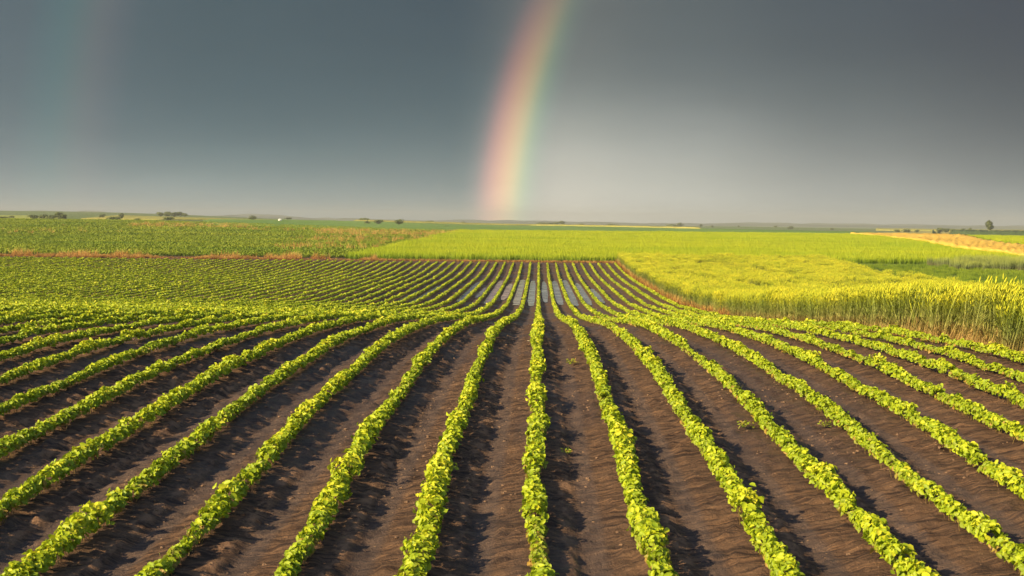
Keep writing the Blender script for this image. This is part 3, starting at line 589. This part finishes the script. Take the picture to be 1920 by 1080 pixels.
TL = [  # px, distance, height px, width px, kind, label
 (64, 560, 8, 20, 'bush', 'pale low bush at the left end of the dark hedge clump'),
 (80, 565, 9, 18, 'bush', 'dark rounded bush in the middle of the left hedge clump'),
 (96, 560, 10, 20, 'bush', 'dense dark bush beside the taller tree of the left clump'),
 (108, 575, 15, 16, 'tree', 'taller tree rising out of the dark hedge clump at left'),
 (118, 560, 9, 18, 'bush', 'dark bush at the right end of the left hedge clump'),
 (8, 560, 5, 16, 'bush', 'low dark bush at the left edge of the picture'), (20, 640, 5, 10, 'bush', 'small bush just right of the one at the left edge'),
 (191, 780, 7, 13, 'bush', 'small round bush on the yellow rise at left'), (226, 760, 9, 12, 'bush', 'darker round bush on the rise right of a similar small one'),
 (212, 520, 7, 26, 'bush', 'low wide bush in front of the rise'), (256, 520, 4, 16, 'bush', 'very low bush right of the wide one before the rise'),
 (300, 900, 8, 16, 'tree', 'leftmost tree of the dark grove on the left rise'), (312, 905, 9, 16, 'tree', 'second tree from the left in the dark grove'),
 (325, 900, 9, 17, 'tree', 'middle tree of the dark grove on the left rise'), (337, 905, 9, 15, 'tree', 'dense tree right of the middle of the dark grove'), (345, 900, 8, 12, 'tree', 'rightmost dark tree of the left grove'),
 (315, 520, 7, 18, 'bush', 'low green bush below the dark grove'),
 (472, 700, 8, 14, 'tree', 'thin leaning little tree left of the white barn'),
 (538, 1000, 4, 16, 'bush', 'low grey bush right behind the white barn'),
 (682, 900, 6, 20, 'bush', 'faint wide bush left of the roadside bushes'), (687, 640, 7, 9, 'bush', 'small bush by the field edge left of the pair'),
 (709, 640, 9, 13, 'bush', 'loose green bush between two others at field edge'), (747, 620, 14, 20, 'tree', 'roundest and largest bushy tree left of the rainbow'),
 (806, 1300, 4, 14, 'bush', 'tiny grey bush on the skyline left of the rainbow'), (868, 1300, 4, 9, 'bush', 'tiny bush just left of the rainbow foot'),
 (1014, 1400, 5, 18, 'tree', 'low left end of the grey tree line right of the rainbow'), (1030, 1400, 5, 18, 'tree', 'middle of the grey tree line right of the rainbow'), (1044, 1400, 6, 16, 'tree', 'right part of the grey tree line under its tall tree'),
 (1053, 1420, 10, 12, 'tree', 'tall tree over the right end of the grey tree line'), (1090, 1500, 5, 10, 'bush', 'lone grey bush right of the grey tree line'),
 (1148, 1700, 5, 22, 'bush', 'faint wide bush on the yellow field skyline'), (1255, 1500, 5, 24, 'bush', 'faint long bush left of a taller one'), (1274, 1500, 8, 11, 'tree', 'grey tree over the end of the yellow field'),
 (1312, 1500, 6, 7, 'bush', 'tiny grey bush beyond the tip of the yellow field'), (1334, 1500, 4, 6, 'bush', 'tiny low bush right of the yellow field tip'), (1383, 1500, 4, 4, 'bush', 'smallest dark dot of a bush on the skyline'),
 (1452, 1500, 4, 8, 'bush', 'tiny bush left of a rounder one on the green skyline'), (1481, 1300, 7, 11, 'bush', 'round grey bush alone on the green skyline'), (1557, 1300, 4, 9, 'bush', 'small grey bush midway to the striped field'),
 (1681, 900, 6, 11, 'bush', 'dark bush at the left above the striped field'), (1699, 920, 7, 20, 'bush', 'wide grey bush above the striped field'), (1718, 930, 6, 10, 'bush', 'low bush right of the wide grey one'),
 (1760, 900, 11, 14, 'tree', 'leftmost tree of the row above the striped field'), (1772, 905, 11, 13, 'tree', 'second tree of the row above the striped field'), (1784, 900, 10, 13, 'tree', 'third, rightmost tree of the row above the striped field'),
 (1803, 900, 8, 12, 'tree', 'small tree right of the row of three'), (1818, 880, 9, 7, 'tree', 'narrow upright tree left of the tall lone tree'),
 (1855, 760, 27, 17, 'tree', 'tall lone tree with a clear trunk at the far right'), (1869, 780, 6, 7, 'bush', 'small bush beside the tall lone tree'),
 (834, 640, 3, 3, 'bush', 'leftmost of three tiny dark bushes in the green field'), (838, 640, 3, 2.5, 'bush', 'middle of three tiny dark bushes in the green field'), (831, 640, 3, 2.5, 'bush', 'third tiny dark bush left in the green field')]
TL[-3:] = [(830, 640, 3, 3, 'bush', 'left one of three tiny dark bushes in the green field'), (834, 640, 3, 3, 'bush', 'middle one of three tiny dark bushes in the green field'), (838, 640, 3, 3, 'bush', 'right one of three tiny dark bushes in the green field')]
for px, D, hp, wp, kd, lb in TL:
    tree('tree' if kd == 'tree' else 'bush', px, D, hp, wp, lb, kd, .30 if px == 1855 else (.18 if kd == 'tree' else .06), 1.0, GW, lobes=9 if hp > 12 else 5)
# ------------------------------------------------------------------ white barn
def box(V, F, x0, x1, y0, y1, z0, z1):
    b0 = len(V); V += [(x, y, z) for z in (z0, z1) for x, y in ((x0, y0), (x1, y0), (x1, y1), (x0, y1))]
    F += [[b0+q for q in f] for f in ((0, 3, 2, 1), (4, 5, 6, 7), (0, 1, 5, 4), (1, 2, 6, 5), (2, 3, 7, 6), (3, 0, 4, 7))]
M['white'] = plain('white_wall', (.80, .78, .74), .7, .05); M['roof'] = plain('roof_sheet', (.72, .71, .68), .6, .1); M['door'] = plain('barn_door', (.16, .14, .12))
Db = 640; xb = U(524)*Db; br = tag(empty('barn', (xb, Db, float(ground(xb, Db))), .25), 'tiny white barn on the skyline left of centre', 'barn')
V, F = [], []; box(V, F, -.7, .7, -1.2, 1.2, 0, .95); b0 = len(V)
V += [(-.7, -1.2, .95), (.7, -1.2, .95), (0, -1.2, 1.35), (-.7, 1.2, .95), (.7, 1.2, .95), (0, 1.2, 1.35)]
F3 = np.array([[b0, b0+1, b0+2], [b0+4, b0+3, b0+5]]); mesh_np('wall', np.array(V), [np.array(F), F3], M['white'], br)
V = [(-.8, -1.3, .9), (0, -1.3, 1.38), (.8, -1.3, .9), (-.8, 1.3, .9), (0, 1.3, 1.38), (.8, 1.3, .9)]; V += [(a, b_, c_+.06) for a, b_, c_ in V]
mesh_np('roof', np.array(V), np.array([[0, 1, 4, 3], [1, 2, 5, 4], [6, 9, 10, 7], [7, 10, 11, 8], [0, 3, 9, 6], [2, 8, 11, 5], [0, 6, 7, 1], [1, 7, 8, 2], [3, 4, 10, 9], [4, 5, 11, 10]]), M['roof'], br)
V, F = [], []; box(V, F, -.25, .25, -1.23, -1.2, .02, .7); mesh_np('door', np.array(V), np.array(F), M['door'], br)
# ------------------------------------------------------------------ rainbows: light scattered in the rain far away
AX = unit(np.array([0.43192677, 0.90141058, -0.02997058]))
def bow(name, ang, half, stops, gain, label, e0, e1, top):
    Rd = 20000.; a = unit(np.cross(AX, [0, 0, 1.])); b2 = np.cross(a, AX)     # a points right, b2 up
    ph = np.linspace(math.radians(150), math.radians(196), 120); tt = np.linspace(0, 1, 41)
    V = []; tv = []
    for t_ in tt:
        r_ = math.radians(ang+half-2*half*t_)
        V.append(Rd*(math.cos(r_)*AX[None]+math.sin(r_)*(np.cos(ph)[:, None]*a+np.sin(ph)[:, None]*b2))); tv.append(np.full(len(ph), t_))
    V = np.stack(V)+[0, 0, EYE]; I_ = np.arange(V.shape[0]*V.shape[1]).reshape(V.shape[:2]); F_ = np.stack([I_[:-1, :-1], I_[:-1, 1:], I_[1:, 1:], I_[1:, :-1]], -1).reshape(-1, 4)
    m = bpy.data.materials.new(name+'_light'); m.use_nodes = True; t = NT(m.node_tree); t.n.clear()
    v = t.node('ShaderNodeAttribute', attribute_name='v').outputs['Fac']; P_ = t.sep(t.node('ShaderNodeNewGeometry').outputs['Position'])[2]
    k_ = t.rng(P_, 0, Rd*.16, e0, e1, smooth=False); k_ = t.m('MULTIPLY', k_, t.rng(P_, Rd*top, Rd*top*1.6, 1, 0))
    e = t.node('ShaderNodeEmission', {'Color': t.ramp(v, stops, 'B_SPLINE'), 'Strength': t.m('MULTIPLY', k_, gain*2**-EXPO)})
    ad = t.node('ShaderNodeAddShader'); t.l.new(e.outputs[0], ad.inputs[0]); t.l.new(t.node('ShaderNodeBsdfTransparent').outputs[0], ad.inputs[1])
    t.l.new(ad.outputs[0], t.node('ShaderNodeOutputMaterial').inputs[0])
    o = mesh_np(name, V, F_, m, None, {'v': np.concatenate(tv)}, smooth=True); o.visible_shadow = True
    return tag(o, label, 'rainbow')
bow('rainbow', 27.2, 1.62, [(0, (0, 0, 0)), (.16, (.03, .012, .012)), (.32, (.27, .065, .045)), (.48, (.37, .155, .035)), (.61, (.25, .185, .030)), (.71, (.07, .12, .03)), (.81, (.018, .05, .02)), (.90, (.008, .02, .012)), (1, (0, 0, 0))],
    1.4, 'bright main rainbow rising from the fields near the middle', 1.5, .22, .30)
bow('rainbow', 44.25, 1.9, [(0, (0, 0, 0)), (.28, (.0, .022, .016)), (.42, (.008, .022, .012)), (.62, (.030, .018, .012)), (.78, (.018, .008, .008)), (1, (0, 0, 0))],
    1.35, 'faint second rainbow with reversed colours at the far left', .8, 1.0, .30)

# ------------------------------------------------------------------ haze
V, F = [], []; box(V, F, -4900, 4900, -220, 4850, -30, 36)
m = bpy.data.materials.new('haze'); m.use_nodes = True; t = NT(m.node_tree); t.n.clear()
pv = t.node('ShaderNodeVolumePrincipled', {'Color': (.50, .53, .53), 'Density': .00026, 'Anisotropy': 0.0}); t.l.new(pv.outputs[0], t.node('ShaderNodeOutputMaterial').inputs['Volume'])
tag(mesh_np('haze', np.array(V, float), np.array(F), m), 'thin grey-blue haze over the far fields', 'haze', None, 'stuff')
